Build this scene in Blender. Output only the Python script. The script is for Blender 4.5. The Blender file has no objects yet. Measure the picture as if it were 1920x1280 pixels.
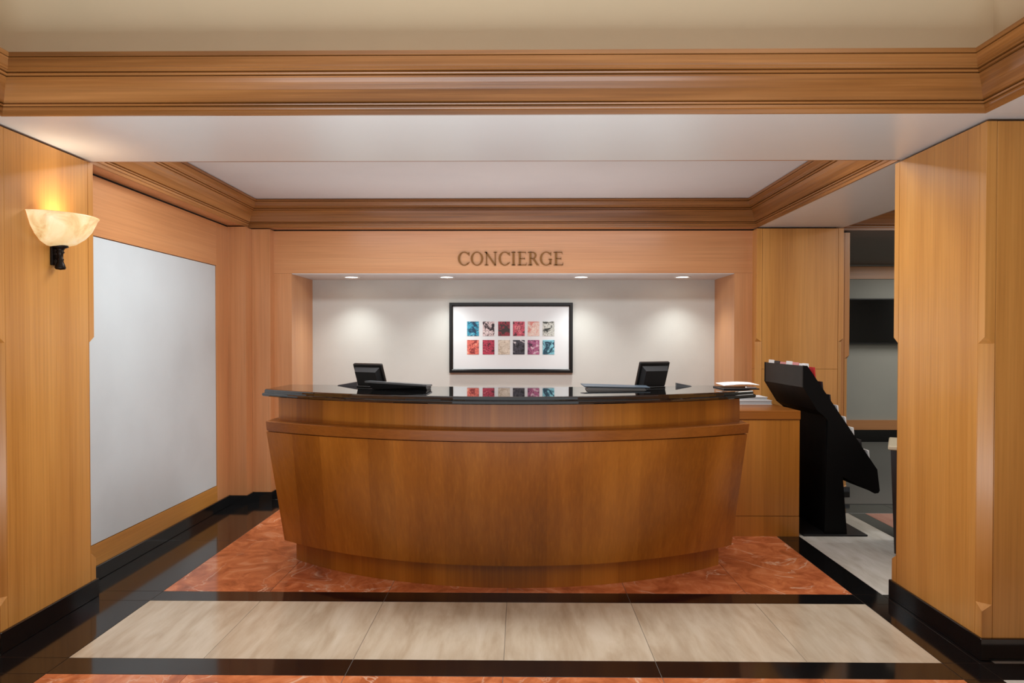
import bpy, bmesh, math, random
from mathutils import Vector, Matrix
random.seed(7)
S = bpy.context.scene
COL = S.collection
PI = math.pi

# ------------------------------------------------------------------ camera
H = 1.36
F, YAW, PIT, ROLL, SY = 1300.0, .01197, -.01454, .00066, 15.6
fw = Vector((-math.sin(YAW) * math.cos(PIT), math.cos(YAW) * math.cos(PIT), math.sin(PIT)))
rt = Vector((math.cos(YAW), math.sin(YAW), 0))
up = rt.cross(fw)
r2 = math.cos(ROLL) * rt + math.sin(ROLL) * up
u2 = -math.sin(ROLL) * rt + math.cos(ROLL) * up
cd = bpy.data.cameras.new('camera')
cd.sensor_width = 36
cd.lens = F / 1920 * 36
cd.shift_y = SY / 1920
cd.clip_start = .05
cam = bpy.data.objects.new('camera', cd)
M = Matrix((r2, u2, -fw)).transposed().to_4x4()
M.translation = (0, 0, H)
cam.matrix_world = M
COL.objects.link(cam)
S.camera = cam

# ------------------------------------------------------------------ world, lights, exposure
W = bpy.data.worlds.new('world')
S.world = W
W.use_nodes = True
W.node_tree.nodes['Background'].inputs[0].default_value = (.97, .98, 1.0, 1)
W.node_tree.nodes['Background'].inputs[1].default_value = .66
S.view_settings.view_transform = 'Standard'
S.view_settings.look = 'None'
S.view_settings.gamma = 1
S.view_settings.use_curve_mapping = False
S.view_settings.exposure = 0.12
S.cycles.max_bounces = 10
S.cycles.diffuse_bounces = 6


def area(name, loc, sx, sy, power, color=(1, .9, .78), rot=(0, 0, 0), spread=PI):
    l = bpy.data.lights.new(name, 'AREA')
    l.shape = 'RECTANGLE'
    l.size = sx
    l.size_y = sy
    l.energy = power
    l.color = color
    l.spread = spread
    o = bpy.data.objects.new(name, l)
    o.location = loc
    o.rotation_euler = rot
    COL.objects.link(o)
    return o


def spot(name, loc, power, color=(1, .9, .78), size=1.9, blend=.8, rad=.03, rot=(0, 0, 0)):
    l = bpy.data.lights.new(name, 'SPOT')
    l.energy = power
    l.color = color
    l.spot_size = size
    l.spot_blend = blend
    l.shadow_soft_size = rad
    o = bpy.data.objects.new(name, l)
    o.location = loc
    o.rotation_euler = rot
    COL.objects.link(o)
    return o


area('lobby_light', (0.4, .6, 2.98), 3.2, 2.4, 27, (1, .97, .95))
area('lobby_light', (.5, -2.2, 2.9), 3.5, 1.5, 34, (1, .98, .97), (-.5, 0, 0))
area('tray_light', (-.15, 4.05, 2.50), 3.4, .45, 68, (.92, .96, 1))
area('tray_fill_up', (-.15, 5.2, 1.3), 2.8, .9, 11, (.85, .93, 1), (PI, 0, 0))  # added fill without a fixture, brightens the tray ceiling from below
area('lobby_fill_up', (-.3, 1.3, .35), 3.0, 1.2, 88, (.78, .91, 1), (PI, 0, 0))  # added unseen fill near the floor, brightens the front soffit
area('side_room_light', (5.4, 7.8, 2.34), 1.2, 1.6, 26, (1, .96, .9))
area('side_room_light', (4.2, 4.4, 2.50), 1.6, 1.6, 40, (1, .95, .88))


# ------------------------------------------------------------------ materials
MAT = {}


def new_mat(name):
    m = bpy.data.materials.new(name)
    m.use_nodes = True
    nt = m.node_tree
    b = nt.nodes['Principled BSDF']
    return m, nt, b


def lin(c):
    return tuple(((v / 255) / 12.92 if v / 255 <= .04045 else ((v / 255 + .055) / 1.055) ** 2.4) for v in c) + (1,)


def plain(name, col, rough=.5, metal=0, spec=.5, emit=None, es=0, ior=None):
    m, nt, b = new_mat(name)
    b.inputs['Base Color'].default_value = lin(col)
    b.inputs['Roughness'].default_value = rough
    b.inputs['Metallic'].default_value = metal
    b.inputs['Specular IOR Level'].default_value = spec
    if ior:
        b.inputs['IOR'].default_value = ior
    if emit:
        b.inputs['Emission Color'].default_value = lin(emit)
        b.inputs['Emission Strength'].default_value = es
    # a little procedural unevenness
    tc = nt.nodes.new('ShaderNodeTexCoord')
    n = nt.nodes.new('ShaderNodeTexNoise')
    n.inputs['Scale'].default_value = 9
    mr = nt.nodes.new('ShaderNodeMapRange')
    mr.inputs['To Min'].default_value = max(0, rough - .04)
    mr.inputs['To Max'].default_value = min(1, rough + .04)
    nt.links.new(tc.outputs['Object'], n.inputs['Vector'])
    nt.links.new(n.outputs['Fac'], mr.inputs['Value'])
    nt.links.new(mr.outputs[0], b.inputs['Roughness'])
    MAT[name] = m
    return m


def tex_mapped(nt, scale, coord='Object', rnd=False):
    tc = nt.nodes.new('ShaderNodeTexCoord')
    mp = nt.nodes.new('ShaderNodeMapping')
    mp.inputs['Scale'].default_value = scale
    src = tc.outputs[coord]
    if rnd:
        oi = nt.nodes.new('ShaderNodeObjectInfo')
        ml = nt.nodes.new('ShaderNodeMath')
        ml.operation = 'MULTIPLY'
        ml.inputs[1].default_value = 37
        va = nt.nodes.new('ShaderNodeVectorMath')
        nt.links.new(oi.outputs['Random'], ml.inputs[0])
        nt.links.new(src, va.inputs[0])
        nt.links.new(ml.outputs[0], va.inputs[1])
        src = va.outputs[0]
    nt.links.new(src, mp.inputs['Vector'])
    return mp.outputs[0]


def ramp(nt, src, stops):
    r = nt.nodes.new('ShaderNodeValToRGB')
    cr = r.color_ramp
    while len(cr.elements) < len(stops):
        cr.elements.new(.5)
    for e, (p, c) in zip(cr.elements, stops):
        e.position = p
        e.color = lin(c)
    nt.links.new(src, r.inputs[0])
    return r.outputs[0]


def mixc(nt, a, b, fac=None, mode='MIX', f=.5):
    m = nt.nodes.new('ShaderNodeMix')
    m.data_type = 'RGBA'
    m.blend_type = mode
    if fac is None:
        m.inputs[0].default_value = f
    else:
        nt.links.new(fac, m.inputs[0])
    nt.links.new(a, m.inputs[6])
    nt.links.new(b, m.inputs[7])
    return m.outputs[2]


def noise(nt, vec, scale, detail=4, rough=.55, dist=0):
    n = nt.nodes.new('ShaderNodeTexNoise')
    n.inputs['Scale'].default_value = scale
    n.inputs['Detail'].default_value = detail
    n.inputs['Roughness'].default_value = rough
    n.inputs['Distortion'].default_value = dist
    nt.links.new(vec, n.inputs['Vector'])
    return n.outputs['Fac']


def wood(name, dark, mid, light, axis='z', rough=.35, strips=0, coat=.25):
    """veneer whose grain runs along axis; broad soft flitches plus fine pores"""
    m, nt, b = new_mat(name)
    lo, hi = .25, 14
    sc = {'z': (hi, hi, lo), 'x': (lo, hi, hi), 'y': (hi, lo, hi)}[axis]
    v1 = tex_mapped(nt, tuple(s * 1.0 for s in sc))
    fine = noise(nt, v1, 6, 6, .6)
    broad_sc = {'z': (3.2, 3.2, .18), 'x': (.18, 3.2, 3.2), 'y': (3.2, .18, 3.2)}[axis]
    v2 = tex_mapped(nt, broad_sc)
    broad = noise(nt, v2, 1.6, 3, .5, .3)
    c1 = ramp(nt, broad, [(.3, dark), (.5, mid), (.72, light)])
    c2 = ramp(nt, fine, [(.25, tuple(int(v * .86) for v in dark)), (.55, mid), (.8, light)])
    c = mixc(nt, c1, c2, f=.38)
    if strips:
        vo = nt.nodes.new('ShaderNodeTexVoronoi')
        vo.voronoi_dimensions = '1D'
        vo.inputs['Scale'].default_value = strips
        sx = nt.nodes.new('ShaderNodeSeparateXYZ')
        nt.links.new(tex_mapped(nt, (1, 1, 1)), sx.inputs[0])
        nt.links.new(sx.outputs[{'z': 0, 'x': 2, 'y': 2}[axis]], vo.inputs['W'])
        cs = ramp(nt, vo.outputs['Color'], [(.1, dark), (.55, mid), (.95, light)])
        c = mixc(nt, c, cs, f=.42)
    nt.links.new(c, b.inputs['Base Color'])
    b.inputs['Roughness'].default_value = rough
    b.inputs['Coat Weight'].default_value = coat
    b.inputs['Coat Roughness'].default_value = .18
    bp = nt.nodes.new('ShaderNodeBump')
    bp.inputs['Strength'].default_value = .04
    bp.inputs['Distance'].default_value = .01
    nt.links.new(fine, bp.inputs['Height'])
    nt.links.new(bp.outputs[0], b.inputs['Normal'])
    MAT[name] = m
    return m


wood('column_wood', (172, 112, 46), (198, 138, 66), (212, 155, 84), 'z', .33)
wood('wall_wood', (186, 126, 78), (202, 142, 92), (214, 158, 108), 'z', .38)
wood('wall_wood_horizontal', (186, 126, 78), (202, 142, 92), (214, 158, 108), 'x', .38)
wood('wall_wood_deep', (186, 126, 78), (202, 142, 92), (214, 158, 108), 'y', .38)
wood('cabinet_wood', (150, 92, 26), (176, 110, 36), (194, 128, 52), 'z', .35)
wood('rail_wood', (170, 110, 44), (190, 130, 56), (204, 146, 70), 'y', .35)
wood('desk_wood', (112, 60, 8), (162, 96, 20), (214, 142, 54), 'z', .36, 6, .08)
wood('desk_trim_wood', (124, 68, 14), (148, 86, 24), (172, 106, 40), 'x', .35, 0, .1)
wood('cornice_wood_x', (98, 56, 20), (152, 98, 46), (200, 142, 84), 'x', .36, 0, .14)
wood('cornice_wood_y', (98, 56, 20), (152, 98, 46), (200, 142, 84), 'y', .36, 0, .14)


def stone_black(name, col=(20, 19, 19), rough=.09):
    m, nt, b = new_mat(name)
    v = tex_mapped(nt, (1, 1, 1))
    n = noise(nt, v, 160, 3, .7)
    c = ramp(nt, n, [(.3, tuple(int(k * .5) for k in col)), (.6, col), (.78, tuple(min(255, k * 2) for k in col))])
    nt.links.new(c, b.inputs['Base Color'])
    b.inputs['Roughness'].default_value = rough
    b.inputs['IOR'].default_value = 1.68
    MAT[name] = m
    return m


stone_black('black_granite')
stone_black('counter_granite', (10, 10, 11), .02)
MAT['counter_granite'].node_tree.nodes['Principled BSDF'].inputs['IOR'].default_value = 1.9


def red_marble():
    m, nt, b = new_mat('red_marble')
    v = tex_mapped(nt, (1, 1, 1), rnd=True)
    a = noise(nt, v, 5.5, 8, .62, 1.0)
    base = ramp(nt, a, [(.25, (134, 70, 42)), (.43, (180, 98, 58)), (.56, (208, 122, 76)), (.74, (228, 162, 122))])
    ve = noise(nt, v, 1.8, 6, .5, 1.6)
    ms = nt.nodes.new('ShaderNodeMath')
    ms.operation = 'SUBTRACT'
    ms.inputs[1].default_value = .5
    nt.links.new(ve, ms.inputs[0])
    ab = nt.nodes.new('ShaderNodeMath')
    ab.operation = 'ABSOLUTE'
    nt.links.new(ms.outputs[0], ab.inputs[0])
    vein = ramp(nt, ab.outputs[0], [(0, (255, 255, 255)), (.006, (150, 150, 150)), (.014, (0, 0, 0))])
    gate = ramp(nt, noise(nt, v, 2.6, 2), [(.42, (0, 0, 0)), (.55, (255, 255, 255))])
    vv = mixc(nt, vein, gate, f=1, mode='MULTIPLY')
    bw = nt.nodes.new('ShaderNodeRGBToBW')
    nt.links.new(vv, bw.inputs[0])
    vc = nt.nodes.new('ShaderNodeRGB')
    vc.outputs[0].default_value = lin((222, 180, 150))
    c = mixc(nt, base, vc.outputs[0], fac=bw.outputs[0])
    nt.links.new(c, b.inputs['Base Color'])
    b.inputs['Roughness'].default_value = .1
    MAT['red_marble'] = m


red_marble()


def cream_stone(name, dark, mid, light):
    m, nt, b = new_mat(name)
    v = tex_mapped(nt, (3.5, .9, 1), rnd=True)
    a = noise(nt, v, 2.6, 6, .55, .5)
    base = ramp(nt, a, [(.28, dark), (.5, mid), (.75, light)])
    v2 = tex_mapped(nt, (16, 2, 1), rnd=True)
    fine = ramp(nt, noise(nt, v2, 1.5, 5, .6), [(.35, dark), (.6, light)])
    c = mixc(nt, base, fine, f=.22)
    nt.links.new(c, b.inputs['Base Color'])
    b.inputs['Roughness'].default_value = .14
    MAT[name] = m


cream_stone('cream_limestone', (168, 148, 122), (192, 175, 150), (208, 195, 174))
cream_stone('white_marble', (176, 168, 154), (200, 194, 182), (216, 212, 204))
cream_stone('pink_marble', (170, 110, 90), (186, 128, 108), (200, 146, 126))


def wall_cover(name, col, amt=.05):
    m, nt, b = new_mat(name)
    v = tex_mapped(nt, (1, 1, 1))
    a = noise(nt, v, 1.4, 4, .5)
    d = tuple(int(k * (1 - amt)) for k in col)
    l = tuple(min(255, int(k * (1 + amt * .6))) for k in col)
    c1 = ramp(nt, a, [(.3, d), (.5, col), (.7, l)])
    w = noise(nt, tex_mapped(nt, (90, 90, 900)), 1, 3)
    c2 = ramp(nt, w, [(.3, d), (.6, l)])
    c = mixc(nt, c1, c2, f=.2)
    nt.links.new(c, b.inputs['Base Color'])
    b.inputs['Roughness'].default_value = .75
    b.inputs['Specular IOR Level'].default_value = .3
    MAT[name] = m


wall_cover('panel_fabric', (198, 205, 206))
wall_cover('niche_wallpaper', (208, 210, 204))
wall_cover('bulkhead_paint', (216, 194, 160), .02)
wall_cover('ceiling_paint', (208, 204, 200), .02)
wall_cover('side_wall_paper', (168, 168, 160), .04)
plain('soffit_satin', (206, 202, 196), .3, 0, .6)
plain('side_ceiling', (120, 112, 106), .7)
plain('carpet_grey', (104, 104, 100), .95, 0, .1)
plain('grout', (120, 110, 98), .8)
plain('void_black', (6, 5, 5), .8)
plain('plastic_black', (16, 16, 16), .38)
plain('plastic_grey', (58, 60, 62), .35)
plain('lid_highlight_grey', (84, 86, 88), .28)  # display lid; the highlight on its top is put into this lighter grey
plain('plastic_soft', (28, 28, 29), .5)
plain('rack_black', (4, 4, 4), .6, 0, .15)
plain('rack_black_satin', (16, 16, 17), .45, 0, .3)
plain('screen_black', (4, 4, 5), .08)
plain('frame_black', (14, 13, 12), .3)
plain('mat_white', (232, 238, 240), .6)
plain('bronze', (112, 74, 36), .38, .75)
plain('dark_bronze', (30, 22, 17), .4, .7)
plain('paper_white', (236, 236, 234), .7)
plain('paper_grey', (170, 172, 172), .6)
plain('paper_blue', (74, 86, 96), .4)
plain('paper_red', (196, 40, 44), .5)
plain('paper_pink', (224, 150, 150), .5)
plain('paper_dark', (40, 36, 38), .5)
plain('stone_beige', (196, 184, 156), .3)
plain('espresso_wood', (26, 14, 12), .35)
plain('chrome', (200, 200, 200), .2, 1)
plain('trim_white', (225, 225, 220), .4)
plain('lens_glow', (255, 255, 255), .3, 0, .5, (255, 246, 232), 9)


def alabaster():
    m, nt, b = new_mat('alabaster')
    v = tex_mapped(nt, (1, 1, 1))
    a = noise(nt, v, 9, 5, .6, 1.2)
    c = ramp(nt, a, [(.3, (210, 166, 104)), (.5, (236, 206, 150)), (.75, (250, 232, 190))])
    nt.links.new(c, b.inputs['Base Color'])
    nt.links.new(c, b.inputs['Emission Color'])
    b.inputs['Emission Strength'].default_value = .36
    b.inputs['Roughness'].default_value = .3
    b.inputs['Transmission Weight'].default_value = 0
    MAT['alabaster'] = m


alabaster()


# ------------------------------------------------------------------ mesh helpers
def link(name, bm, mat, parent=None, smooth=False, loc=None):
    bmesh.ops.recalc_face_normals(bm, faces=bm.faces[:])
    me = bpy.data.meshes.new(name)
    bm.to_mesh(me)
    bm.free()
    me.materials.append(MAT[mat])
    if smooth:
        for p in me.polygons:
            p.use_smooth = True
    o = bpy.data.objects.new(name, me)
    COL.objects.link(o)
    if parent:
        o.parent = parent
        o.matrix_parent_inverse = Matrix.Translation(-Vector(parent.location)) if parent.parent is None else \
            Matrix.Translation(-Vector(parent.location))
    if loc is not None:
        # move the origin to loc, geometry stays put (top-level only)
        me.transform(Matrix.Translation(-Vector(loc)))
        o.location = loc
    return o


def B():
    return bmesh.new()


def box(bm, x0, x1, y0, y1, z0, z1, bev=0):
    r = bmesh.ops.create_cube(bm, size=1)
    vs = r['verts']
    for v in vs:
        v.co = Vector(((x0 + x1) / 2 + v.co.x * (x1 - x0), (y0 + y1) / 2 + v.co.y * (y1 - y0), (z0 + z1) / 2 + v.co.z * (z1 - z0)))
    if bev:
        es = list({e for v in vs for e in v.link_edges})
        bmesh.ops.bevel(bm, geom=es, offset=bev, segments=1, affect='EDGES', profile=.5)
    return vs


def boxo(name, mat, x0, x1, y0, y1, z0, z1, parent=None, bev=0, loc=None):
    bm = B()
    box(bm, x0, x1, y0, y1, z0, z1, bev)
    return link(name, bm, mat, parent, loc=loc)


def prism(bm, pts, axis, a, b):
    """closed polygon pts (2-D) extruded along axis from a to b"""
    def co(p, t):
        if axis == 'y':
            return (p[0], t, p[1])
        if axis == 'x':
            return (t, p[0], p[1])
        return (p[0], p[1], t)
    v0 = [bm.verts.new(co(p, a)) for p in pts]
    v1 = [bm.verts.new(co(p, b)) for p in pts]
    n = len(pts)
    bm.faces.new(v0)
    bm.faces.new(v1[::-1])
    for i in range(n):
        bm.faces.new((v0[i], v1[i], v1[(i + 1) % n], v0[(i + 1) % n]))


def loft(bm, rings, caps=True):
    vs = [[bm.verts.new(p) for p in r] for r in rings]
    n = len(rings[0])
    for a, b in zip(vs, vs[1:]):
        for i in range(n):
            bm.faces.new((a[i], a[(i + 1) % n], b[(i + 1) % n], b[i]))
    if caps:
        bm.faces.new(vs[0][::-1])
        bm.faces.new(vs[-1])


def lathe(bm, prof, cx, cy, seg=24, a0=0, a1=2 * PI):
    full = abs(a1 - a0 - 2 * PI) < 1e-6
    n = seg if full else seg + 1
    rings = []
    for r, z in prof:
        rings.append([bm.verts.new((cx + r * math.cos(a0 + (a1 - a0) * i / seg), cy + r * math.sin(a0 + (a1 - a0) * i / seg), z)) for i in range(n)])
    for a, b in zip(rings, rings[1:]):
        for i in range(n if full else n - 1):
            j = (i + 1) % n
            try:
                bm.faces.new((a[i], a[j], b[j], b[i]))
            except ValueError:
                pass


def tag(o, label=None, cat=None, group=None, kind=None):
    if label:
        o['label'] = label
    if cat:
        o['category'] = cat
    if group:
        o['group'] = group
    if kind:
        o['kind'] = kind
    return o


def struct(o, label=None):
    o['kind'] = 'structure'
    if label:
        o['label'] = label
    return o


def empty(name, loc, label=None, cat=None, group=None, kind=None):
    o = bpy.data.objects.new(name, None)
    o.empty_display_size = .05
    o.location = loc
    COL.objects.link(o)
    return tag(o, label, cat, group, kind)


# ------------------------------------------------------------------ key planes
ZS = 2.293          # soffit
XR, XL = 1.963, -2.247   # column faces
YF, YBK = 2.955, 3.63     # columns front / back
TL, TR, YT = -2.173, 1.916, 2.893   # outer tray faces
IL, IR, YC = -2.29, 1.974, 5.80   # inner tray faces
YW, YN = 5.88, 6.47      # header wall, niche wall
WL = -2.395
NL, NR, ZN = -1.944, 1.806, 1.921
TILE = .641
PX = [-1.93 , -1.351, -.71, -.069, .572, 1.213, 1.778]

# ------------------------------------------------------------------ floor
fl = boxo('floor', 'grout', -3.2, 6.2, -3.4, 10, -.10, -.0022)
struct(fl, 'polished stone floor of red, cream and black tiles')
tilec = {}


def tile(mat, x0, x1, y0, y1, g=.0012):
    bm = B()
    x0 += g; x1 -= g; y0 += g; y1 -= g
    box(bm, x0, x1, y0, y1, -.010, 0, .0006)
    o = link('tile', bm, mat, fl)
    return o


# red field under and behind the desk, cream row, front red field
for i in range(6):
    a, b = PX[i], PX[i + 1]
    for y0, y1 in ((3.708, 4.648), (4.648, 5.85)):
        tile('red_marble', a, b, y0, y1)
    tile('cream_limestone', a, b, 2.923, 3.573)
    for y0, y1 in ((2.0, 2.78), (1.36, 2.0), (.72, 1.36)):
        tile('red_marble', a, b, y0, y1)
for a, b in ((PX[0], PX[2]), (PX[2], PX[4]), (PX[4], PX[6])):
    tile('black_granite', a, b, 3.573, 3.708)
    tile('black_granite', a, b, 2.78, 2.923)
# left border
for y0, y1 in ((4.648, 5.85), (3.708, 4.648), (3.573, 3.708), (2.923, 3.573), (2.78, 2.923), (1.6, 2.78), (.5, 1.6)):
    tile('black_granite', -2.24 if y1 <= 3.6 else -2.42, -1.93, y0, y1)
tile('black_granite', -3.0, -2.24, 2.78, 2.923)
tile('red_marble', -3.0, -2.24, 1.6, 2.78)
# right border
for y0, y1 in ((4.7, 5.85), (3.708, 4.7), (3.573, 3.708), (2.923, 3.573), (2.78, 2.923), (1.6, 2.78), (.5, 1.6)):
    tile('black_granite', 1.778, 1.934, y0, y1)
for x0, x1, y0, y1, m in ((1.934, 2.7, 3.573, 3.708, 'black_granite'), (1.934, 2.0, 2.923, 3.573, 'black_granite'),
                          (1.934, 3.2, 2.78, 2.923, 'black_granite'), (1.934, 2.6, 2.0, 2.78, 'white_marble'),
                          (2.6, 3.3, 2.0, 2.78, 'white_marble'), (1.934, 2.575, 3.708, 4.66, 'white_marble'), (1.934, 2.575, 4.66, 5.455, 'white_marble'),
                          (2.575, 2.705, 3.708, 5.455, 'black_granite'), (2.705, 3.35, 4.66, 5.455, 'pink_marble'), (2.705, 3.35, 3.708, 4.66, 'pink_marble'),
                          (3.35, 4.0, 3.708, 5.455, 'pink_marble'), (1.934, 3.0, 5.455, 5.757, 'black_granite'), (3.0, 4.2, 5.455, 5.757, 'black_granite')):
    tile(m, x0, x1, y0, y1)
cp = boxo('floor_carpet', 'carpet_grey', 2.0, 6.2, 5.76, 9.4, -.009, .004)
struct(cp, 'dark grey carpet of the side room')

# ------------------------------------------------------------------ columns with stop-chamfered corner posts
S_ = .043


def corner_post(parent, cx, cy, dx, dy, z0, z1, zc0, zc1):
    """square post at outer corner (cx,cy); dx,dy point inward; corner chamfered between zc0 and zc1"""
    e = .0012
    def ring(z, c):
        return [(cx + dx * S_, cy + dy * S_, z), (cx + dx * S_, cy, z), (cx + dx * c, cy, z), (cx, cy + dy * c, z), (cx, cy + dy * S_, z)]
    bm = B()
    c = S_ - .002
    zs = [(z0, e), (zc0 - .028, e), (zc0, c), (zc1, c), (zc1 + .028, e), (z1, e)]
    loft(bm, [ring(z, k) for z, k in zs])
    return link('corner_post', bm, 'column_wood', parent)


def column(name, x0, x1, y0, y1, posts, label, inner, zc0=.235, zc1=1.345, top=ZS, joint=None):
    r = empty(name, ((x0 + x1) / 2, (y0 + y1) / 2, 0), label, kind='structure')
    g = .0025
    zt = top - .012
    s = S_ + g
    # core leaves the corners free for the posts; face panels stand proud of it
    boxo('core', 'void_black', x0 + s, x1 - s, y0 + s, y1 - s, .06, top, r)  # black core; shade of the thin top gap is put into its colour
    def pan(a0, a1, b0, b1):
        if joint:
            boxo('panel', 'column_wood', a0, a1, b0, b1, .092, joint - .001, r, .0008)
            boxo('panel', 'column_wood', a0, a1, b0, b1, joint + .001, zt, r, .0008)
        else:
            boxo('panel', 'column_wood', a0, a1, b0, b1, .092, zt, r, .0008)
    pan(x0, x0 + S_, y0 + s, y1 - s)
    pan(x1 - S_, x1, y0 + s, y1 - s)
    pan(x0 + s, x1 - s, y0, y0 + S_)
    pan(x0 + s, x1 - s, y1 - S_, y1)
    for ix in (0, 1):
        for iy in (0, 1):
            corner_post(r, (x0, x1)[ix], (y0, y1)[iy], (1, -1)[ix], (1, -1)[iy], .092, zt, zc0, zc1)
    e = .011
    bm = B()
    box(bm, x0 - e, x1 + e, y0 - e, y1 + e, 0, .094, .003)
    link('baseboard', bm, 'black_granite', r)
    return r


column('column', XR, 2.75, YF, YBK + .04, None, 'golden veneered column on the right, framing the view', -1)
column('column', -3.1, XL, YF, YBK, None, 'golden veneered column on the left that carries the lit wall sconce', 1)
column('column', 1.957, 2.672, 5.77, 5.95, None, 'golden veneered pier behind the brochure rack', -1, joint=1.118)
column('column', 2.5, 2.83, 6.0, 6.25, None, 'narrow veneered pier edge beside the side room opening', -1, .1, 1.2)
# ------------------------------------------------------------------ left wall with framed fabric panel
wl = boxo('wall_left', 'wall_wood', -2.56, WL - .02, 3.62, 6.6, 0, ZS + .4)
struct(wl, 'veneered left wall around a large pale fabric panel')
PY0, PY1, PZ0, PZ1 = 3.70, 5.437, .205, 1.940
boxo('fabric_panel', 'panel_fabric', WL - .022, WL - .006, PY0, PY1, PZ0, PZ1, wl, .002)
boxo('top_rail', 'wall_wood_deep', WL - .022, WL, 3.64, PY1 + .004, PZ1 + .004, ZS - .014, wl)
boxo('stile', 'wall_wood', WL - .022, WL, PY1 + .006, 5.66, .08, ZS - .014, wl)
boxo('shadow_gap', 'void_black', WL - .022, WL - .008, 3.64, 5.66, ZS - .016, ZS, wl)  # black strip; the shade below the left cornice is put into its colour
boxo('bottom_rail', 'rail_wood', WL - .022, WL, 3.64, PY1 + .004, .08, PZ0 - .004, wl)
bb = boxo('baseboard_left', 'black_granite', WL - .02, WL + .012, 3.64, 5.66, 0, .082, bev=.003)
struct(bb)

# pilasters stepping back at the left rear corner
def wall_piece(name, mat, *a, label=None):
    return struct(boxo(name, mat, *a), label)


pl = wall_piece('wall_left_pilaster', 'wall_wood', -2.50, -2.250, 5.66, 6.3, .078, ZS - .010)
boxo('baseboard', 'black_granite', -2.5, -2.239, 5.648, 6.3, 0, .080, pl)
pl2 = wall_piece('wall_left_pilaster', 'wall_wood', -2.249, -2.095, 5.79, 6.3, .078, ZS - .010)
boxo('baseboard', 'black_granite', -2.249, -2.084, 5.778, 6.3, 0, .080, pl2)

# ------------------------------------------------------------------ rear wall with niche
wb = wall_piece('wall_back', 'niche_wallpaper', -2.3, 2.3, YN, YN + .12, 0, 2.6, label='pale wallpapered rear wall of the lit niche')
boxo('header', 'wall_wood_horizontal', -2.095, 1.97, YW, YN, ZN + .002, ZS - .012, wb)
boxo('shadow_gap', 'void_black', -2.095, 1.97, YW + .012, YN, ZS - .012, ZS, wb)  # shadow line under the rear cornice, coloured black over the header
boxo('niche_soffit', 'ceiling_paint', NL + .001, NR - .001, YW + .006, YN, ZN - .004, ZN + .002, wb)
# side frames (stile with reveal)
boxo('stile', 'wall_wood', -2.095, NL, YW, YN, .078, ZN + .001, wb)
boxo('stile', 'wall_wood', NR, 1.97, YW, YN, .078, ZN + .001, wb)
boxo('baseboard', 'black_granite', -2.095, NL, YW - .012, YN, 0, .079, wb)
boxo('baseboard', 'black_granite', NR, 1.957, YW - .012, YN, 0, .079, wb)
boxo('niche_baseboard', 'black_granite', NL, NR, YN - .014, YN, 0, .079, wb)

# downlights in the niche soffit
dl = None
for n, px in enumerate((-1.505, -.655, .54, 1.435)):
    bm = B()
    lab = ['leftmost recessed downlight in niche soffit above left monitor', 'recessed downlight in niche soffit above left corner of framed picture',
           'recessed downlight in niche soffit above right corner of framed picture', 'rightmost recessed downlight in niche soffit above right monitor'][n]
    y = 6.17
    r = empty('downlight', (px, y, ZN - .004), lab, 'downlight', 'downlights in the niche soffit')
    lathe(bm, [(.075, 0), (.075, -.004), (.060, -.005), (.056, 0)], 0, 0, 24)
    if n == 0:
        t = link('trim_ring', bm, 'trim_white', None, True)
        bm = B()
        lathe(bm, [(.057, -.001), (.03, -.0035), (.0005, -.004)], 0, 0, 24)
        g = link('lens', bm, 'lens_glow', None, True)
        t.parent = r
        g.parent = r
        dl = (t, g)
    else:
        bm.free()
        for q in dl:
            c = q.copy()
            COL.objects.link(c)
            c.parent = r
    spot('downlight_beam', (px, y + .03, ZN - .02), 26, (.96, .98, .95), 2.1, 1, .04, (-.12, 0, 0))

# ------------------------------------------------------------------ ceilings, beams
struct(boxo('ceiling', 'ceiling_paint', -2.5, 2.1, 3.6, 6.0, 2.516, 2.6), 'flat pale ceiling of the recessed tray over the desk')
struct(boxo('beam', 'soffit_satin', TL - .9, 2.76, YT + .001, YBK, ZS, 2.514), 'front beam with satin painted underside')
struct(boxo('beam', 'soffit_satin', IR, 2.68, YBK + .001, 5.96, ZS, 2.516), 'right beam with satin painted underside')
struct(boxo('beam', 'wall_wood', -2.5, IL, YBK + .001, 5.9, ZS, 2.516))
struct(boxo('beam', 'wall_wood_horizontal', IL, IR, YC, YN, ZS, 2.516))
struct(boxo('wall_bulkhead', 'bulkhead_paint', -3.1, 3.1, YT + .002, YT + .3, 2.514, 3.02), 'beige painted bulkhead above the front cornice')
struct(boxo('beam', 'soffit_satin', TR + .001, 3.3, -3.2, YT, ZS, 2.514))
struct(boxo('beam', 'soffit_satin', -3.3, TL - .001, -3.2, YT, ZS, 2.514))
struct(boxo('wall_bulkhead', 'bulkhead_paint', TR + .03, TR + .3, -3.2, YT + .002, 2.514, 3.02))
struct(boxo('wall_bulkhead', 'bulkhead_paint', TL - .3, TL - .03, -3.2, YT + .002, 2.514, 3.02))
struct(boxo('ceiling', 'ceiling_paint', -2.6, 2.6, -3.2, YT + .3, 3.02, 3.1))
# lobby side walls outside the frame
struct(boxo('wall_left_lobby', 'wall_wood', -3.3, -3.1, -3.2, 3.0, 0, ZS))
struct(boxo('wall_right_lobby', 'wall_wood', 3.3, 3.45, -3.2, 3.0, 0, ZS))

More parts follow.
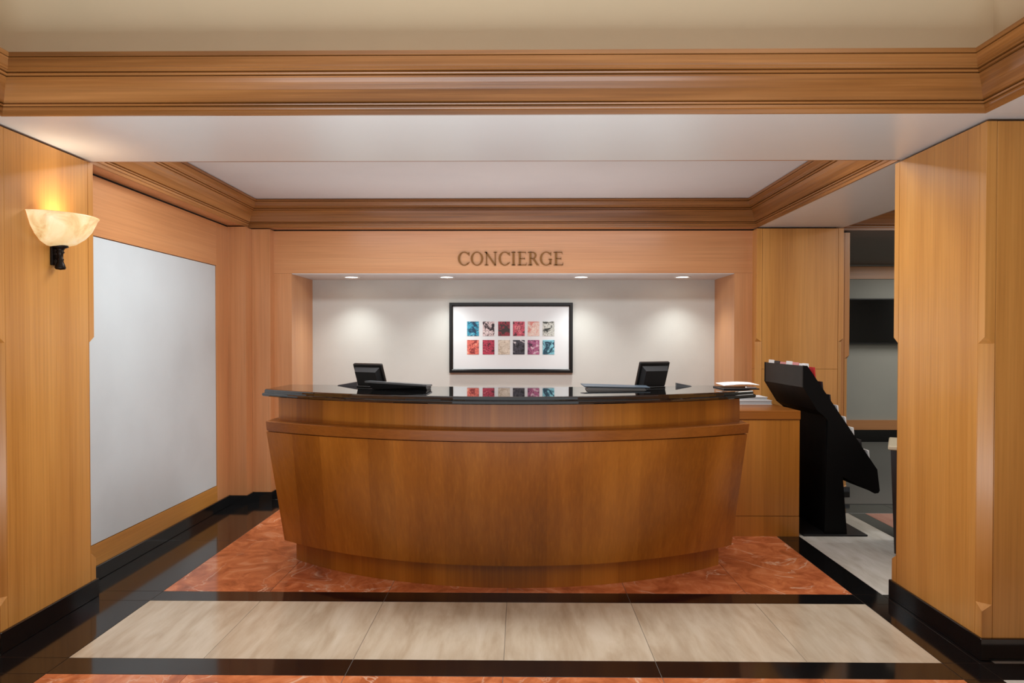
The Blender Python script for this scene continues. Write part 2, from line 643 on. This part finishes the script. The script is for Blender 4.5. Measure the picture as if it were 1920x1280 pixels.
CP = [(0, 0), (.012, 0), (.012, .018), (.019, .0195), (.022, .024), (.022, .031), (.014, .0315), (.014, .034), (.029, .035), (.032, .039), (.028, .043), (.022, .0435), (.022, .046), (.037, .047),
      (.038, .052), (.043, .066), (.052, .090), (.066, .114), (.078, .128), (.084, .133), (.077, .1345), (.077, .1375), (.092, .138), (.095, .142), (.092, .147), (.084, .1475), (.084, .1505), (.098, .151),
      (.101, .153), (.1005, .159), (.106, .162), (.106, .170), (.110, .182), (.114, .196), (.1175, .1985), (.108, .199), (.108, .2015), (.121, .202), (.121, .219), (0, .219)]


def cornice(p0, p1, n, m0, m1, mat, label=None, sc=1.0):
    """run from p0 to p1 (xy), n = unit direction of projection, m0/m1 = mitre: slide of the end per unit projection"""
    d = Vector((p1[0] - p0[0], p1[1] - p0[1])).normalized()
    bm = B()
    r0 = [(p0[0] + n[0] * a + d.x * a * m0, p0[1] + n[1] * a + d.y * a * m0, ZS + z * sc) for a, z in CP]
    r1 = [(p1[0] + n[0] * a - d.x * a * m1, p1[1] + n[1] * a - d.y * a * m1, ZS + z * sc) for a, z in CP]
    loft(bm, [r0, r1])
    return struct(link('cornice', bm, mat), label)


E_ = .0005
cornice((TL, YT), (TR, YT), (0, -1), 1, 1, 'cornice_wood_x', 'broad moulded wooden cornice across the front beam')
cornice((TL, YT), (TL, -3), (1, 0), 1, 0, 'cornice_wood_y')
cornice((TR, YT), (TR, -3), (-1, 0), 1, 0, 'cornice_wood_y')
cornice((IL, YC), (IR, YC), (0, -1), 1, 1, 'cornice_wood_x', 'moulded wooden cornice above the lettered header')
cornice((IL, YBK), (IL, YC), (1, 0), 1, 1, 'cornice_wood_y')
cornice((IR, YBK), (IR, YC), (-1, 0), 1, 1, 'cornice_wood_y')
cornice((IL, YBK), (IR, YBK), (0, 1), 1, 1, 'cornice_wood_x')
cornice((2.68, 5.96), (5.8, 5.96), (0, -1), 1, 0, 'cornice_wood_x')
cornice((2.68, 3.2), (2.68, 5.96), (1, 0), 0, 1, 'cornice_wood_y')

# ------------------------------------------------------------------ side room to the right
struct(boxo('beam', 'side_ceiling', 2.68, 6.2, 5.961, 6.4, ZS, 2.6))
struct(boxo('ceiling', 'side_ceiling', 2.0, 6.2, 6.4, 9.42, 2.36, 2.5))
struct(boxo('ceiling', 'ceiling_paint', 2.7, 6.2, 3.0, 5.97, 2.516, 2.6))
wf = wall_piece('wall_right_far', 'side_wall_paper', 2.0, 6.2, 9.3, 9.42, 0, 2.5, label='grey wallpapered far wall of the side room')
boxo('upper_rail', 'wall_wood_horizontal', 2.0, 6.2, 9.27, 9.3, 2.17, 2.335, wf)
boxo('lower_rail', 'wall_wood_horizontal', 2.0, 6.2, 9.27, 9.3, .165, .293, wf)
boxo('baseboard', 'black_granite', 2.0, 6.2, 9.262, 9.3, .0, .165, wf)
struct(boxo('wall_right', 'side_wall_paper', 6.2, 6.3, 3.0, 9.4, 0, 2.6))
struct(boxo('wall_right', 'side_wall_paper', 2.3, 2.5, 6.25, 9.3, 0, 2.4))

tv = empty('television', (4.95, 9.26, 1.6), 'flat black television on the far grey wall of the side room', 'television')
boxo('bezel', 'plastic_black', 4.30, 5.45, 9.19, 9.27, 1.305, 1.905, tv, .006)
boxo('screen', 'screen_black', 4.318, 5.432, 9.186, 9.192, 1.325, 1.89, tv)

# ------------------------------------------------------------------ concierge desk
def circle3(a, b, c):
    ax, ay = a; bx, by = b; cx, cy = c
    d = 2 * (ax * (by - cy) + bx * (cy - ay) + cx * (ay - by))
    ux = ((ax**2 + ay**2) * (by - cy) + (bx**2 + by**2) * (cy - ay) + (cx**2 + cy**2) * (ay - by)) / d
    uy = ((ax**2 + ay**2) * (cx - bx) + (bx**2 + by**2) * (ax - cx) + (cx**2 + cy**2) * (bx - ax)) / d
    return ux, uy, math.hypot(ax - ux, ay - uy)


NSEG = 48


def arc(left, yc, right, n=NSEG):
    mx = (left[0] + right[0]) / 2
    ux, uy, R = circle3(left, (mx, yc), right)
    a0 = math.atan2(left[1] - uy, left[0] - ux)
    a1 = math.atan2(right[1] - uy, right[0] - ux)
    if a1 < a0:
        a1 += 2 * PI
    return [(ux + R * math.cos(a0 + (a1 - a0) * i / n), uy + R * math.sin(a0 + (a1 - a0) * i / n)) for i in range(n + 1)]


def shell(bm, secs, back, shrink=0):
    """secs: (z, left, yc, right). Solid between front arcs and a straight back line."""
    rings = []
    for z, l, yc, r in secs:
        a = arc(l, yc, r)
        ring = [(x, y, z) for x, y in a] + [(r[0] - shrink, back, z), (l[0] + shrink, back, z)]
        rings.append(ring)
    loft(bm, rings)


desk = empty('concierge_desk', (-.08, 4.15, 0), 'bow-fronted wooden concierge desk with black granite counter top', 'desk')
bm = B()
shell(bm, [(0, (-1.385, 4.26), 3.78, (1.20, 4.19)), (.14, (-1.385, 4.26), 3.78, (1.20, 4.19))], 4.62, .02)
link('toe_kick', bm, 'desk_wood', desk)
bm = B()
secs = []
for k in range(6):
    t = k / 5
    secs.append((.135 + t * (.822 - .135), (-1.440 - .045 * t, 4.205 - .175 * t), 3.735 - .115 * t, (1.262 + .035 * t, 4.14 - .17 * t)))
shell(bm, secs, 4.62, .0)
link('front_panel', bm, 'desk_wood', desk)
bm = B()
shell(bm, [(.822, (-1.475, 4.04), 3.635, (1.285, 3.98)), (.829, (-1.475, 4.04), 3.635, (1.285, 3.98))], 4.6)
link('shadow_gap', bm, 'desk_wood', desk)
bm = B()
shell(bm, [(.829, (-1.482, 4.03), 3.607, (1.300, 3.965)), (.882, (-1.484, 4.02), 3.600, (1.304, 3.955)), (.885, (-1.479, 4.022), 3.604, (1.299, 3.957))], 4.62)
link('ledge_moulding', bm, 'desk_trim_wood', desk)
bm = B()
shell(bm, [(.885, (-1.440, 4.11), 3.655, (1.275, 4.04)), (1.024, (-1.440, 4.11), 3.655, (1.275, 4.04))], 4.62)
link('riser', bm, 'desk_wood', desk)


def top_shell(o, z):
    return (z, (-1.535 - o, 4.10 - o), 3.56 - o, (1.372 + o, 4.05 - o))


bm = B()
rg = []
for o_, z in ((-.02, 1.024), (-.004, 1.025), (0, 1.030), (0, 1.039), (-.003, 1.043), (-.010, 1.045), (-.011, 1.050), (-.012, 1.060), (-.014, 1.064), (-.020, 1.066)):
    z_, l, yc, r = top_shell(o_, z)
    a = arc(l, yc, r)
    # the back line bows parallel to the front
    bk = [(x * .98 - .002, y + .46) for x, y in arc((-1.535, 4.10), 3.86, (1.372, 4.05))]
    bk = [(x, min(4.52, y)) for x, y in bk]
    rg.append([(x, y, z) for x, y in a] + [(x, y, z) for x, y in bk[::-1]])
loft(bm, rg)
link('counter_top', bm, 'counter_granite', desk)

# ------------------------------------------------------------------ storage cabinet
cab = empty('storage_cabinet', (1.7, 5.2, 0), 'low wooden storage cabinet between concierge desk and brochure rack', 'cabinet')
boxo('plinth', 'cabinet_wood', 1.30, 1.930, 4.803, 5.72, 0, .139, cab)
boxo('side_panel', 'cabinet_wood', 1.30, 1.930, 4.803, 5.72, .142, .808, cab, .001)
boxo('shadow_gap', 'void_black', 1.31, 1.926, 4.808, 5.71, .13, .82, cab)
boxo('top', 'desk_trim_wood', 1.29, 1.934, 4.798, 5.73, .811, .871, cab, .002)

# ------------------------------------------------------------------ brochure rack
rk = empty('brochure_rack', (2.2, 5.2, 0), 'tall black brochure display rack standing right of the wooden storage cabinet', 'rack')
prof = [(1.962, 1.183), (1.962, 1.030), (2.060, .870), (2.106, .833), (2.135, .80), (2.115, .012), (2.272, .012), (2.240, .410), (2.462, .294), (2.487, .298), (2.496, .315),
        (2.478, .461), (1.991, 1.180)]
for y in (4.828, 5.578):
    bm = B()
    prism(bm, prof, 'y', y, y + .016)
    link('side_panel', bm, 'rack_black', rk)
ya, yb = 4.8445, 5.5775
bm = B()
box(bm, 1.964, 1.974, ya, yb, 1.03, 1.18)
link('back_panel', bm, 'rack_black_satin', rk)
bm = B()
prism(bm, [(1.964, 1.029), (1.974, 1.029), (2.068, .876), (2.060, .872)], 'y', ya, yb)
prism(bm, [(2.061, .871), (2.068, .875), (2.128, .83), (2.106, .835)], 'y', ya, yb)
link('underside_panel', bm, 'rack_black', rk)
boxo('column', 'rack_black', 2.128, 2.235, ya, yb, .013, .83, rk)
bm = B()
box(bm, 1.962, 2.405, 4.806, 5.62, .001, .0125, .002)
link('base_plate', bm, 'rack_black_satin', rk)
# sloping face
N = 9
sx, sz = 1.991, 1.180
ex, ez = 2.478, .461
bm = B()
dv = Vector((ex - sx, ez - sz)).normalized()
nv = Vector((-dv.y, dv.x))  # outward (up-right)
def sl(t, off):
    return (sx + (ex - sx) * t + nv.x * off, sz + (ez - sz) * t + nv.y * off)
prism(bm, [sl(.2, -.05), sl(.985, -.05), sl(.985, -.042), sl(.2, -.042)], 'y', ya, yb)
box(bm, 1.9745, 2.004, ya, yb, 1.080, 1.0875)
link('sloping_back', bm, 'rack_black', rk)
for k in range(N):
    t = (k + .96) / N
    bm = B()
    a, b_, c, d = sl(t - .012, -.0415), sl(t - .012, -.001), sl(t, -.001), sl(t, -.0415)
    prism(bm, [a, b_, c, d], 'y', ya, yb)
    prism(bm, [sl(t - .022, -.005), sl(t - .022, -.001), sl(t, -.001), sl(t, -.005)], 'y', ya, yb)
    link('shelf', bm, 'rack_black', rk)
bm = B()
prism(bm, [(2.30, .362), (2.46, .300), (2.486, .302), (2.474, .45), (2.46, .46), (2.45, .31), (2.30, .375)], 'y', ya, yb)
link('lower_panel', bm, 'rack_black', rk)

cols = ['paper_white', 'paper_red', 'paper_dark', 'paper_dark', 'paper_white', 'paper_white', 'paper_white', 'paper_dark', 'paper_white']
desc = ['pale brochure in the uppermost tier of the rack\'s sloping face', 'red brochure near the top of the rack\'s sloping face',
        'dark brochure just below the red one on the rack', 'small dark brochure, second below the red one on the rack',
        'thin pale brochure at mid height on the rack, below the dark ones', 'white brochure halfway down the rack, above the stepped grey ones',
        'white-topped brochure third from the bottom of the rack', 'dark-backed brochure second from the bottom of the rack', 'white brochure in the lowest tier of the rack']
for k in range(N):
    t0 = (k + .94) / N
    hgt = [.095, .15, .13, .12, .125, .125, .13, .125, .13][k]
    L = math.hypot(ex - sx, ez - sz)
    bm = B()
    off0 = -.030
    # leaflets stand steeper than the slope, so their tops peep over its edge
    bx, bz = sl(t0 - .016, off0)
    tx, tz = bx - (.001 if k == 0 else .012), bz + hgt
    th = .008
    n2 = Vector((bz - tz, tx - bx)).normalized() * -th
    prism(bm, [(bx, bz), (bx - n2.x, bz - n2.y), (tx - n2.x, tz - n2.y), (tx, tz)], 'y', ya + .004, ya + .10)
    o = link('brochure', bm, cols[k], None, loc=(bx, ya + .05, bz))
    tag(o, desc[k], 'brochure', 'brochures on the rack face')
topc = ['paper_white', 'paper_pink', 'paper_white', 'paper_pink', 'paper_dark', 'paper_white']
topd = ['white brochure nearest the front end of the rack top', 'pink brochure second from the front end of the rack top', 'white brochure third from the front end of the rack top',
        'pink brochure fourth from the front end of the rack top', 'dark brochure fifth from the front end of the rack top', 'white brochure at the far end of the rack top']
for k in range(6):
    y0 = ya + .008 + k * .121
    bm = B()
    prism(bm, [(1.976, 1.0885), (1.986, 1.0885), (1.996, 1.190 + .005 * (k % 3)), (1.986, 1.194 + .005 * (k % 3))], 'y', y0, y0 + .105)
    o = link('brochure', bm, topc[k], None, loc=(1.98, y0 + .05, 1.09))
    tag(o, topd[k], 'brochure', 'brochures along the rack top')

# ------------------------------------------------------------------ dark cabinet peeping out beside the right column
dk = empty('reception_cabinet', (2.522, 4.45, 0), 'dark brown cabinet with a beige stone top half hidden by right column', 'cabinet')
bm = B()
loft(bm, [[(-.11, -.16, .02), (.4, -.16, .02), (.4, .25, .02), (-.11, .25, .02)], [(-.135, -.16, .668), (.4, -.16, .668), (.4, .25, .668), (-.135, .25, .668)]])
bm.transform(Matrix.Rotation(-.5, 4, 'Z'))
bm.transform(Matrix.Translation((2.522, 4.45, 0)))
link('body', bm, 'espresso_wood', dk)
bm = B()
box(bm, -.150, .43, -.175, .27, .670, .697, .006)
bm.transform(Matrix.Rotation(-.5, 4, 'Z'))
bm.transform(Matrix.Translation((2.522, 4.45, 0)))
link('top', bm, 'stone_beige', dk)
bm = B()
box(bm, -.09, .38, -.14, .23, 0, .021)
bm.transform(Matrix.Rotation(-.5, 4, 'Z'))
bm.transform(Matrix.Translation((2.522, 4.45, 0)))
link('plinth', bm, 'void_black', dk)

# ------------------------------------------------------------------ framed picture
FX0, FX1, FZ0, FZ1, FY = -.660, .487, 1.053, 1.704, YN
pic = empty('framed_picture', ((FX0 + FX1) / 2, FY, FZ0), 'black framed picture of twelve small colourful prints on the niche wall', 'picture')
fwid = .034
for nm, a in (('frame_rail', (FX0, FX1, FZ1 - fwid, FZ1)), ('frame_rail', (FX0, FX1, FZ0, FZ0 + fwid)), ('frame_stile', (FX0, FX0 + fwid, FZ0, FZ1)), ('frame_stile', (FX1 - fwid, FX1, FZ0, FZ1))):
    bm = B()
    # mitred moulding: outer edge at the wall, inner lip lower
    x0, x1, z0, z1 = a
    horiz = nm == 'frame_rail'
    if horiz:
        top = z1 == FZ1
        outer, inner = (z1, z0) if top else (z0, z1)
        def P(x, z, y): return (x, y, z)
        s = [(outer, FY, 0), (outer, FY - .034, 0), (inner + (.010 if top else -.010), FY - .034, fwid - .010), (inner, FY - .024, fwid), (inner, FY, fwid)]
        loft(bm, [[(FX0 + m, y, z) for z, y, m in s], [(FX1 - m, y, z) for z, y, m in s]])
    else:
        lf = x0 == FX0
        outer, inner = (x0, x1) if lf else (x1, x0)
        s = [(outer, FY, 0), (outer, FY - .034, 0), (inner + (-.010 if lf else .010), FY - .034, fwid - .010), (inner, FY - .024, fwid), (inner, FY, fwid)]
        loft(bm, [[(x, y, FZ0 + m) for x, y, m in s], [(x, y, FZ1 - m) for x, y, m in s]])
    link(nm, bm, 'frame_black', pic)
boxo('mount', 'mat_white', FX0 + .03, FX1 - .03, FY - .014, FY - .001, FZ0 + .03, FZ1 - .03, pic)


def print_mat(i, bg, fg, hi):
    m, nt, b = new_mat('print_%d' % i)
    v = tex_mapped(nt, (1, 1, 1))
    ad = nt.nodes.new('ShaderNodeVectorMath')
    ad.inputs[1].default_value = (i * 3.7, i * 1.3, i * 2.1)
    nt.links.new(v, ad.inputs[0])
    n1 = noise(nt, ad.outputs[0], 13, 3, .5, 1.4)
    a = ramp(nt, n1, [(.40, fg), (.46, bg), (.60, bg), (.68, hi)])
    n2 = noise(nt, ad.outputs[0], 17, 2, .5, 2.2)
    ms = nt.nodes.new('ShaderNodeMath')
    ms.operation = 'SUBTRACT'
    ms.inputs[1].default_value = .5
    nt.links.new(n2, ms.inputs[0])
    ab = nt.nodes.new('ShaderNodeMath')
    ab.operation = 'ABSOLUTE'
    nt.links.new(ms.outputs[0], ab.inputs[0])
    line = ramp(nt, ab.outputs[0], [(.012, (255, 255, 255)), (.03, (0, 0, 0))])
    bw = nt.nodes.new('ShaderNodeRGBToBW')
    nt.links.new(line, bw.inputs[0])
    fc = nt.nodes.new('ShaderNodeRGB')
    fc.outputs[0].default_value = lin(fg)
    c = mixc(nt, a, fc.outputs[0], fac=bw.outputs[0])
    nt.links.new(c, b.inputs['Base Color'])
    b.inputs['Roughness'].default_value = .5
    MAT['print_%d' % i] = m


PR = [((60, 160, 190), (20, 60, 90), (150, 215, 225)), ((225, 205, 205), (50, 35, 40), (245, 230, 228)), ((150, 45, 60), (60, 45, 45), (205, 90, 100)),
      ((215, 90, 110), (90, 40, 50), (235, 140, 145)), ((232, 212, 200), (220, 140, 130), (240, 225, 212)), ((205, 208, 200), (50, 55, 50), (230, 232, 226)),
      ((230, 120, 105), (140, 50, 50), (245, 190, 160)), ((190, 60, 85), (70, 25, 40), (225, 120, 130)), ((222, 212, 195), (190, 175, 155), (235, 225, 208)),
      ((70, 68, 78), (25, 24, 30), (225, 222, 225)), ((175, 95, 135), (80, 45, 70), (235, 205, 220)), ((135, 205, 220), (30, 70, 90), (185, 232, 238))]
pxl = [876, 905, 934, 961.5, 989, 1017]
kx = (FX1 - FX0) / (1073 - 843)
for i, c3 in enumerate(PR):
    print_mat(i, *c3)
    x0 = FX0 + (pxl[i % 6] - 843) * kx
    z1 = FZ1 - ((602 if i < 6 else 636.5) - 567) * kx
    boxo('print', 'print_%d' % i, x0, x0 + 22 * kx, FY - .0165, FY - .0142, z1 - 27 * kx, z1, pic)

# ------------------------------------------------------------------ metal lettering
sg = empty('lettering_sign', (-.08, YW, 2.0), 'thin bronze serif letters reading CONCIERGE on the wooden header', 'sign')
ZB, ZH = 1.990, .112


def quadp(bm, pts):
    prism(bm, pts, 'y', YW - .014, YW - .001)


def stroke(bm, x0, z0, x1, z1, w):
    """horizontal-width stroke between two heights"""
    quadp(bm, [(x0 - w / 2, z0), (x0 + w / 2, z0), (x1 + w / 2, z1), (x1 - w / 2, z1)])


def bar(bm, x0, x1, z, t):
    quadp(bm, [(x0, z - t / 2), (x1, z - t / 2), (x1, z + t / 2), (x0, z + t / 2)])


def ring(bm, cx, cz, rx, rz, thick, thin, a0, a1, n=26, lean=0):
    o, q = [], []
    for i in range(n + 1):
        a = a0 + (a1 - a0) * i / n
        c, s = math.cos(a), math.sin(a)
        o.append((cx + rx * c, cz + rz * s))
        q.append((cx + (rx - thick) * c, cz + (rz - thin) * s))
    for i in range(n):
        quadp(bm, [o[i], o[i + 1], q[i + 1], q[i]])


def letter(ch, x, w):
    bm = B()
    z0, h = ZB, ZH
    T, t, sr = .0175, .0058, .011
    mx, mz = x + w / 2, z0 + h / 2
    if ch in 'CG':
        ring(bm, x + w * .54, mz, w * .54, h / 2 + .002, T, t, math.radians(42), math.radians(318))
        ex_, ez_ = x + w * .54 + w * .54 * math.cos(math.radians(42)), mz + (h / 2) * math.sin(math.radians(42))
        quadp(bm, [(ex_ - .006, ez_ + .010), (ex_ + .003, ez_ + .018), (ex_ + .003, ez_ - .012), (ex_ - .002, ez_ - .012)])
        if ch == 'C':
            zz = mz - (h / 2) * math.sin(math.radians(42))
            quadp(bm, [(ex_ - .006, zz - .006), (ex_ + .005, zz + .008), (ex_ + .001, zz + .008), (ex_ - .010, zz - .004)])
        else:
            stroke(bm, x + w * .92, z0 + .008, x + w * .92, mz - .006, T * .85)
            bar(bm, x + w * .74, x + w * 1.04, mz - .006, t)
    elif ch == 'O':
        ring(bm, mx, mz, w / 2, h / 2 + .002, T, t, 0, 2 * PI, 40)
    elif ch == 'I':
        stroke(bm, mx, z0, mx, z0 + h, T)
        bar(bm, mx - T / 2 - sr * .8, mx + T / 2 + sr * .8, z0 + t / 2, t)
        bar(bm, mx - T / 2 - sr * .8, mx + T / 2 + sr * .8, z0 + h - t / 2, t)
    elif ch == 'N':
        stroke(bm, x + w * .16, z0, x + w * .16, z0 + h, t * 1.4)
        stroke(bm, x + w * .88, z0, x + w * .88, z0 + h, t * 1.4)
        stroke(bm, x + w * .88, z0 - .002, x + w * .12, z0 + h, T)
        bar(bm, x, x + w * .32, z0 + t / 2, t)
        bar(bm, x, x + w * .2, z0 + h - t / 2, t)
        bar(bm, x + w * .74, x + w * 1.02, z0 + h - t / 2, t)
    elif ch == 'E':
        xs = x + w * .26
        stroke(bm, xs, z0, xs, z0 + h, T)
        bar(bm, x, x + w * .92, z0 + h - t / 2, t)
        bar(bm, x, x + w * .98, z0 + t / 2, t)
        bar(bm, xs, x + w * .8, mz, t)
        quadp(bm, [(x + w * .92, z0 + h), (x + w * .92, z0 + h - .02), (x + w * .88, z0 + h - .005), (x + w * .88, z0 + h)])
        quadp(bm, [(x + w * .98, z0), (x + w * 1.02, z0 + .024), (x + w * .92, z0 + .004), (x + w * .92, z0)])
        quadp(bm, [(x + w * .80, mz + .011), (x + w * .80, mz - .011), (x + w * .76, mz - .001), (x + w * .76, mz + .001)])
    elif ch == 'R':
        xs = x + w * .24
        stroke(bm, xs, z0, xs, z0 + h, T)
        bar(bm, x, xs + T, z0 + t / 2, t)
        bar(bm, x, x + w * .5, z0 + h - t / 2, t)
        cz = z0 + h * .745
        ring(bm, x + w * .45, cz, w * .37, h * .255, T * .9, t, -PI / 2, PI / 2, 16)
        bar(bm, xs, x + w * .47, z0 + h * .49 + t / 2, t)
        quadp(bm, [(x + w * .42, z0 + h * .5), (x + w * .62, z0 + h * .5), (x + w * 1.0, z0 + t), (x + w * 1.06, z0), (x + w * .84, z0)])
    return link('letter', bm, 'bronze', sg)


kl = (.365 + .525) / (1057 - 859)
for ch, a, b_ in (('C', 859, 881), ('O', 883, 906.5), ('N', 909, 932), ('C', 935.5, 957), ('I', 960, 967), ('E', 971, 988), ('R', 990.5, 1010.5), ('G', 1013, 1035), ('E', 1039, 1056.5)):
    letter(ch, -.528 + (a - 859) * kl, (b_ - a) * kl)

# ------------------------------------------------------------------ wall sconce
sc_x, sc_y = XL, 3.315
sc = empty('wall_sconce', (sc_x, sc_y, 1.8), 'lit alabaster half-bowl wall sconce with dark bronze finial on left column', 'lamp')
bm = B()
R_ = .186
out = [(.012, 1.803), (.05, 1.806), (.095, 1.822), (.132, 1.850), (.160, 1.885), (.176, 1.920), (R_, 1.944), (R_ + .006, 1.950)]
inn = [(R_ - .002, 1.950), (R_ - .012, 1.925), (.158, 1.898), (.130, 1.866), (.095, 1.838), (.05, 1.822), (.012, 1.819)]
lathe(bm, out + inn, sc_x + .002, sc_y, 28, -PI / 2, PI / 2)
link('bowl', bm, 'alabaster', sc, True)
bm = B()
lathe(bm, [(.0005, 1.812), (.034, 1.811), (.036, 1.804), (.020, 1.797), (.014, 1.785), (.019, 1.779), (.013, 1.771), (.012, 1.750), (.016, 1.744), (.013, 1.737), (.018, 1.722), (.024, 1.705), (.020, 1.697), (.0005, 1.694)], sc_x + .034, sc_y, 18)
link('finial', bm, 'dark_bronze', sc, True)
bm = B()
box(bm, sc_x, sc_x + .012, sc_y - .026, sc_y + .026, 1.715, 1.93, .003)
box(bm, sc_x + .01, sc_x + .034, sc_y - .01, sc_y + .01, 1.745, 1.765)
link('back_plate', bm, 'dark_bronze', sc)
lp = bpy.data.lights.new('sconce_bulb', 'AREA')
lp.shape = 'RECTANGLE'
lp.size = .07
lp.size_y = .15
lp.energy = .75
lp.spread = 2.0
lp.color = (1, .87, .68)
o = bpy.data.objects.new('sconce_bulb', lp)
o.location = (sc_x + .085, sc_y, 1.905)
o.rotation_euler = (PI, -.25, 0)
COL.objects.link(o)

# ------------------------------------------------------------------ things on the counter
CZ = 1.0662


def monitor(loc, rz, lean, w, h, label, handle):
    r = empty('monitor', loc, label, 'monitor')
    T0 = Matrix.Translation(loc) @ Matrix.Rotation(rz, 4, 'Z')
    T1 = T0 @ Matrix.Translation((0, 0, .006)) @ Matrix.Rotation(lean, 4, 'X')
    bm = B()
    box(bm, -w / 2, w / 2, 0, .022, 0, h, .004)
    bm.transform(T1)
    link('display', bm, 'plastic_black', r)
    bm = B()
    loft(bm, [[(-w * .44, -.001, h * .04), (w * .44, -.001, h * .04), (w * .44, -.001, h * .86), (-w * .44, -.001, h * .86)],
              [(-w * .36, -.030, h * .06), (w * .36, -.030, h * .06), (w * .36, -.030, h * .72), (-w * .36, -.030, h * .72)]])
    bm.transform(T1)
    link('rear_housing', bm, 'plastic_soft', r)
    bm = B()
    box(bm, -w / 2 + .012, w / 2 - .012, .0215, .024, .012, h - .012)
    bm.transform(T1)
    link('screen', bm, 'screen_black', r)
    bm = B()
    box(bm, -w * .32, w * .32, -.06, .07, 0, .008, .003)
    bm.transform(T0)
    link('base', bm, 'plastic_black', r)
    return r


monitor((-.925, 4.30, CZ), -.5, .34, .225, .144, 'small black monitor seen from behind on the left of the counter', 0)
monitor((.808, 4.30, CZ), .42, .34, .215, .158, 'small black monitor seen from behind on the right of the counter', 1)


def slab(name, cat, label, pts, th, mat, lift, detail=None):
    """thin slab given by four corner points (x,y,z of the top)"""
    r = empty(name, (sum(p[0] for p in pts) / 4, sum(p[1] for p in pts) / 4, CZ), label, cat)
    bm = B()
    loft(bm, [[(p[0], p[1], p[2] - th) for p in pts], [tuple(p) for p in pts]])
    link('lid', bm, mat, r)
    return r


# low reclined display in front of the left monitor
r = slab('low_display', 'display', 'wide low black display lying almost flat in front of left monitor',
         [(-.905, 4.02, CZ + .054), (-.545, 4.02, CZ + .032), (-.53, 4.16, CZ + .026), (-.90, 4.16, CZ + .048)], .010, 'lid_highlight_grey', 0)
bm = B()
loft(bm, [[(-.86, 4.04, CZ + .001), (-.545, 4.04, CZ + .001), (-.535, 4.15, CZ + .001), (-.86, 4.15, CZ + .001)],
          [(-.895, 4.025, CZ + .042), (-.55, 4.025, CZ + .021), (-.535, 4.155, CZ + .015), (-.89, 4.155, CZ + .036)]])
link('base', bm, 'plastic_black', r)
r = slab('document_folder', 'folder', 'flat grey-blue folder propped low on counter left of right monitor',
         [(.375, 4.06, CZ + .022), (.76, 4.06, CZ + .016), (.76, 4.20, CZ + .018), (.365, 4.20, CZ + .030)], .005, 'paper_blue', 0)
bm = B()
loft(bm, [[(.39, 4.07, CZ + .001), (.74, 4.07, CZ + .001), (.74, 4.19, CZ + .001), (.39, 4.19, CZ + .001)],
          [(.40, 4.075, CZ + .015), (.73, 4.075, CZ + .009), (.73, 4.185, CZ + .011), (.40, 4.185, CZ + .020)]])
link('contents', bm, 'paper_grey', r)
for x0, x1, y0, y1, hl, hr, m, lab in ((-1.165, -1.04, 4.40, 4.43, .002, .024, 'paper_dark', 'slim dark wedge-shaped stand on counter left of left monitor'),
                                  (.985, 1.08, 4.38, 4.41, .021, .002, 'plastic_grey', 'slim grey wedge-shaped stand on counter right of right monitor')):
    bm = B()
    loft(bm, [[(x0, y0, CZ), (x1, y0, CZ), (x1, y1, CZ), (x0, y1, CZ)],
              [(x0, y0 + .004, CZ + hl), (x1, y0 + .004, CZ + hr), (x1, y1, CZ + hr + .002), (x0, y1, CZ + hl + .002)]])
    o = link('wedge_stand', bm, m, loc=((x0 + x1) / 2, (y0 + y1) / 2, CZ))
    tag(o, lab, 'stand')

# papers at the right end of the counter
bm = B()
rows = []
for i in range(7):
    t = i / 6
    z = CZ + .0215 + .008 * math.sin(t * 2.6)
    rows.append([(1.22 + .21 * t, 4.16, z), (1.22 + .21 * t, 4.34, z + .004), (1.22 + .21 * t, 4.34, z + .001), (1.22 + .21 * t, 4.16, z - .003)])
loft(bm, rows)
o = link('paper_sheet', bm, 'paper_white', loc=(1.32, 4.25, CZ))
tag(o, 'curled white sheet of paper at right end of the granite counter', 'paper')
r = empty('clipboard', (1.29, 4.12, CZ), 'black clipboard with shiny clip at right end of the granite counter', 'clipboard')
bm = B()
box(bm, 1.20, 1.41, 4.10, 4.33, CZ, CZ + .007, .001)
link('board', bm, 'plastic_black', r)
bm = B()
box(bm, 1.33, 1.395, 4.104, 4.122, CZ + .007, CZ + .017, .003)
link('clip', bm, 'chrome', r)

# books on the storage cabinet
for k, (x1, y0, z0, th, lab, m) in enumerate(((1.905, 5.26, .872, .030, 'lower of two white books stacked on storage cabinet', 'paper_white'),
                                           (1.875, 5.27, .903, .024, 'upper of two white books stacked on storage cabinet', 'paper_white'))):
    r = empty('book', (x1 - .12, y0 + .1, z0), lab, 'book', 'books on the storage cabinet')
    bm = B()
    box(bm, x1 - .25, x1 - .004, y0 + .003, y0 + .195, z0 + .003, z0 + th - .003)
    link('pages', bm, 'paper_grey', r)
    bm = B()
    box(bm, x1 - .25, x1, y0, y0 + .20, z0, z0 + .0028)
    box(bm, x1 - .25, x1, y0, y0 + .20, z0 + th - .0028, z0 + th)
    box(bm, x1 - .253, x1 - .25, y0, y0 + .20, z0, z0 + th)
    link('cover', bm, m, r)
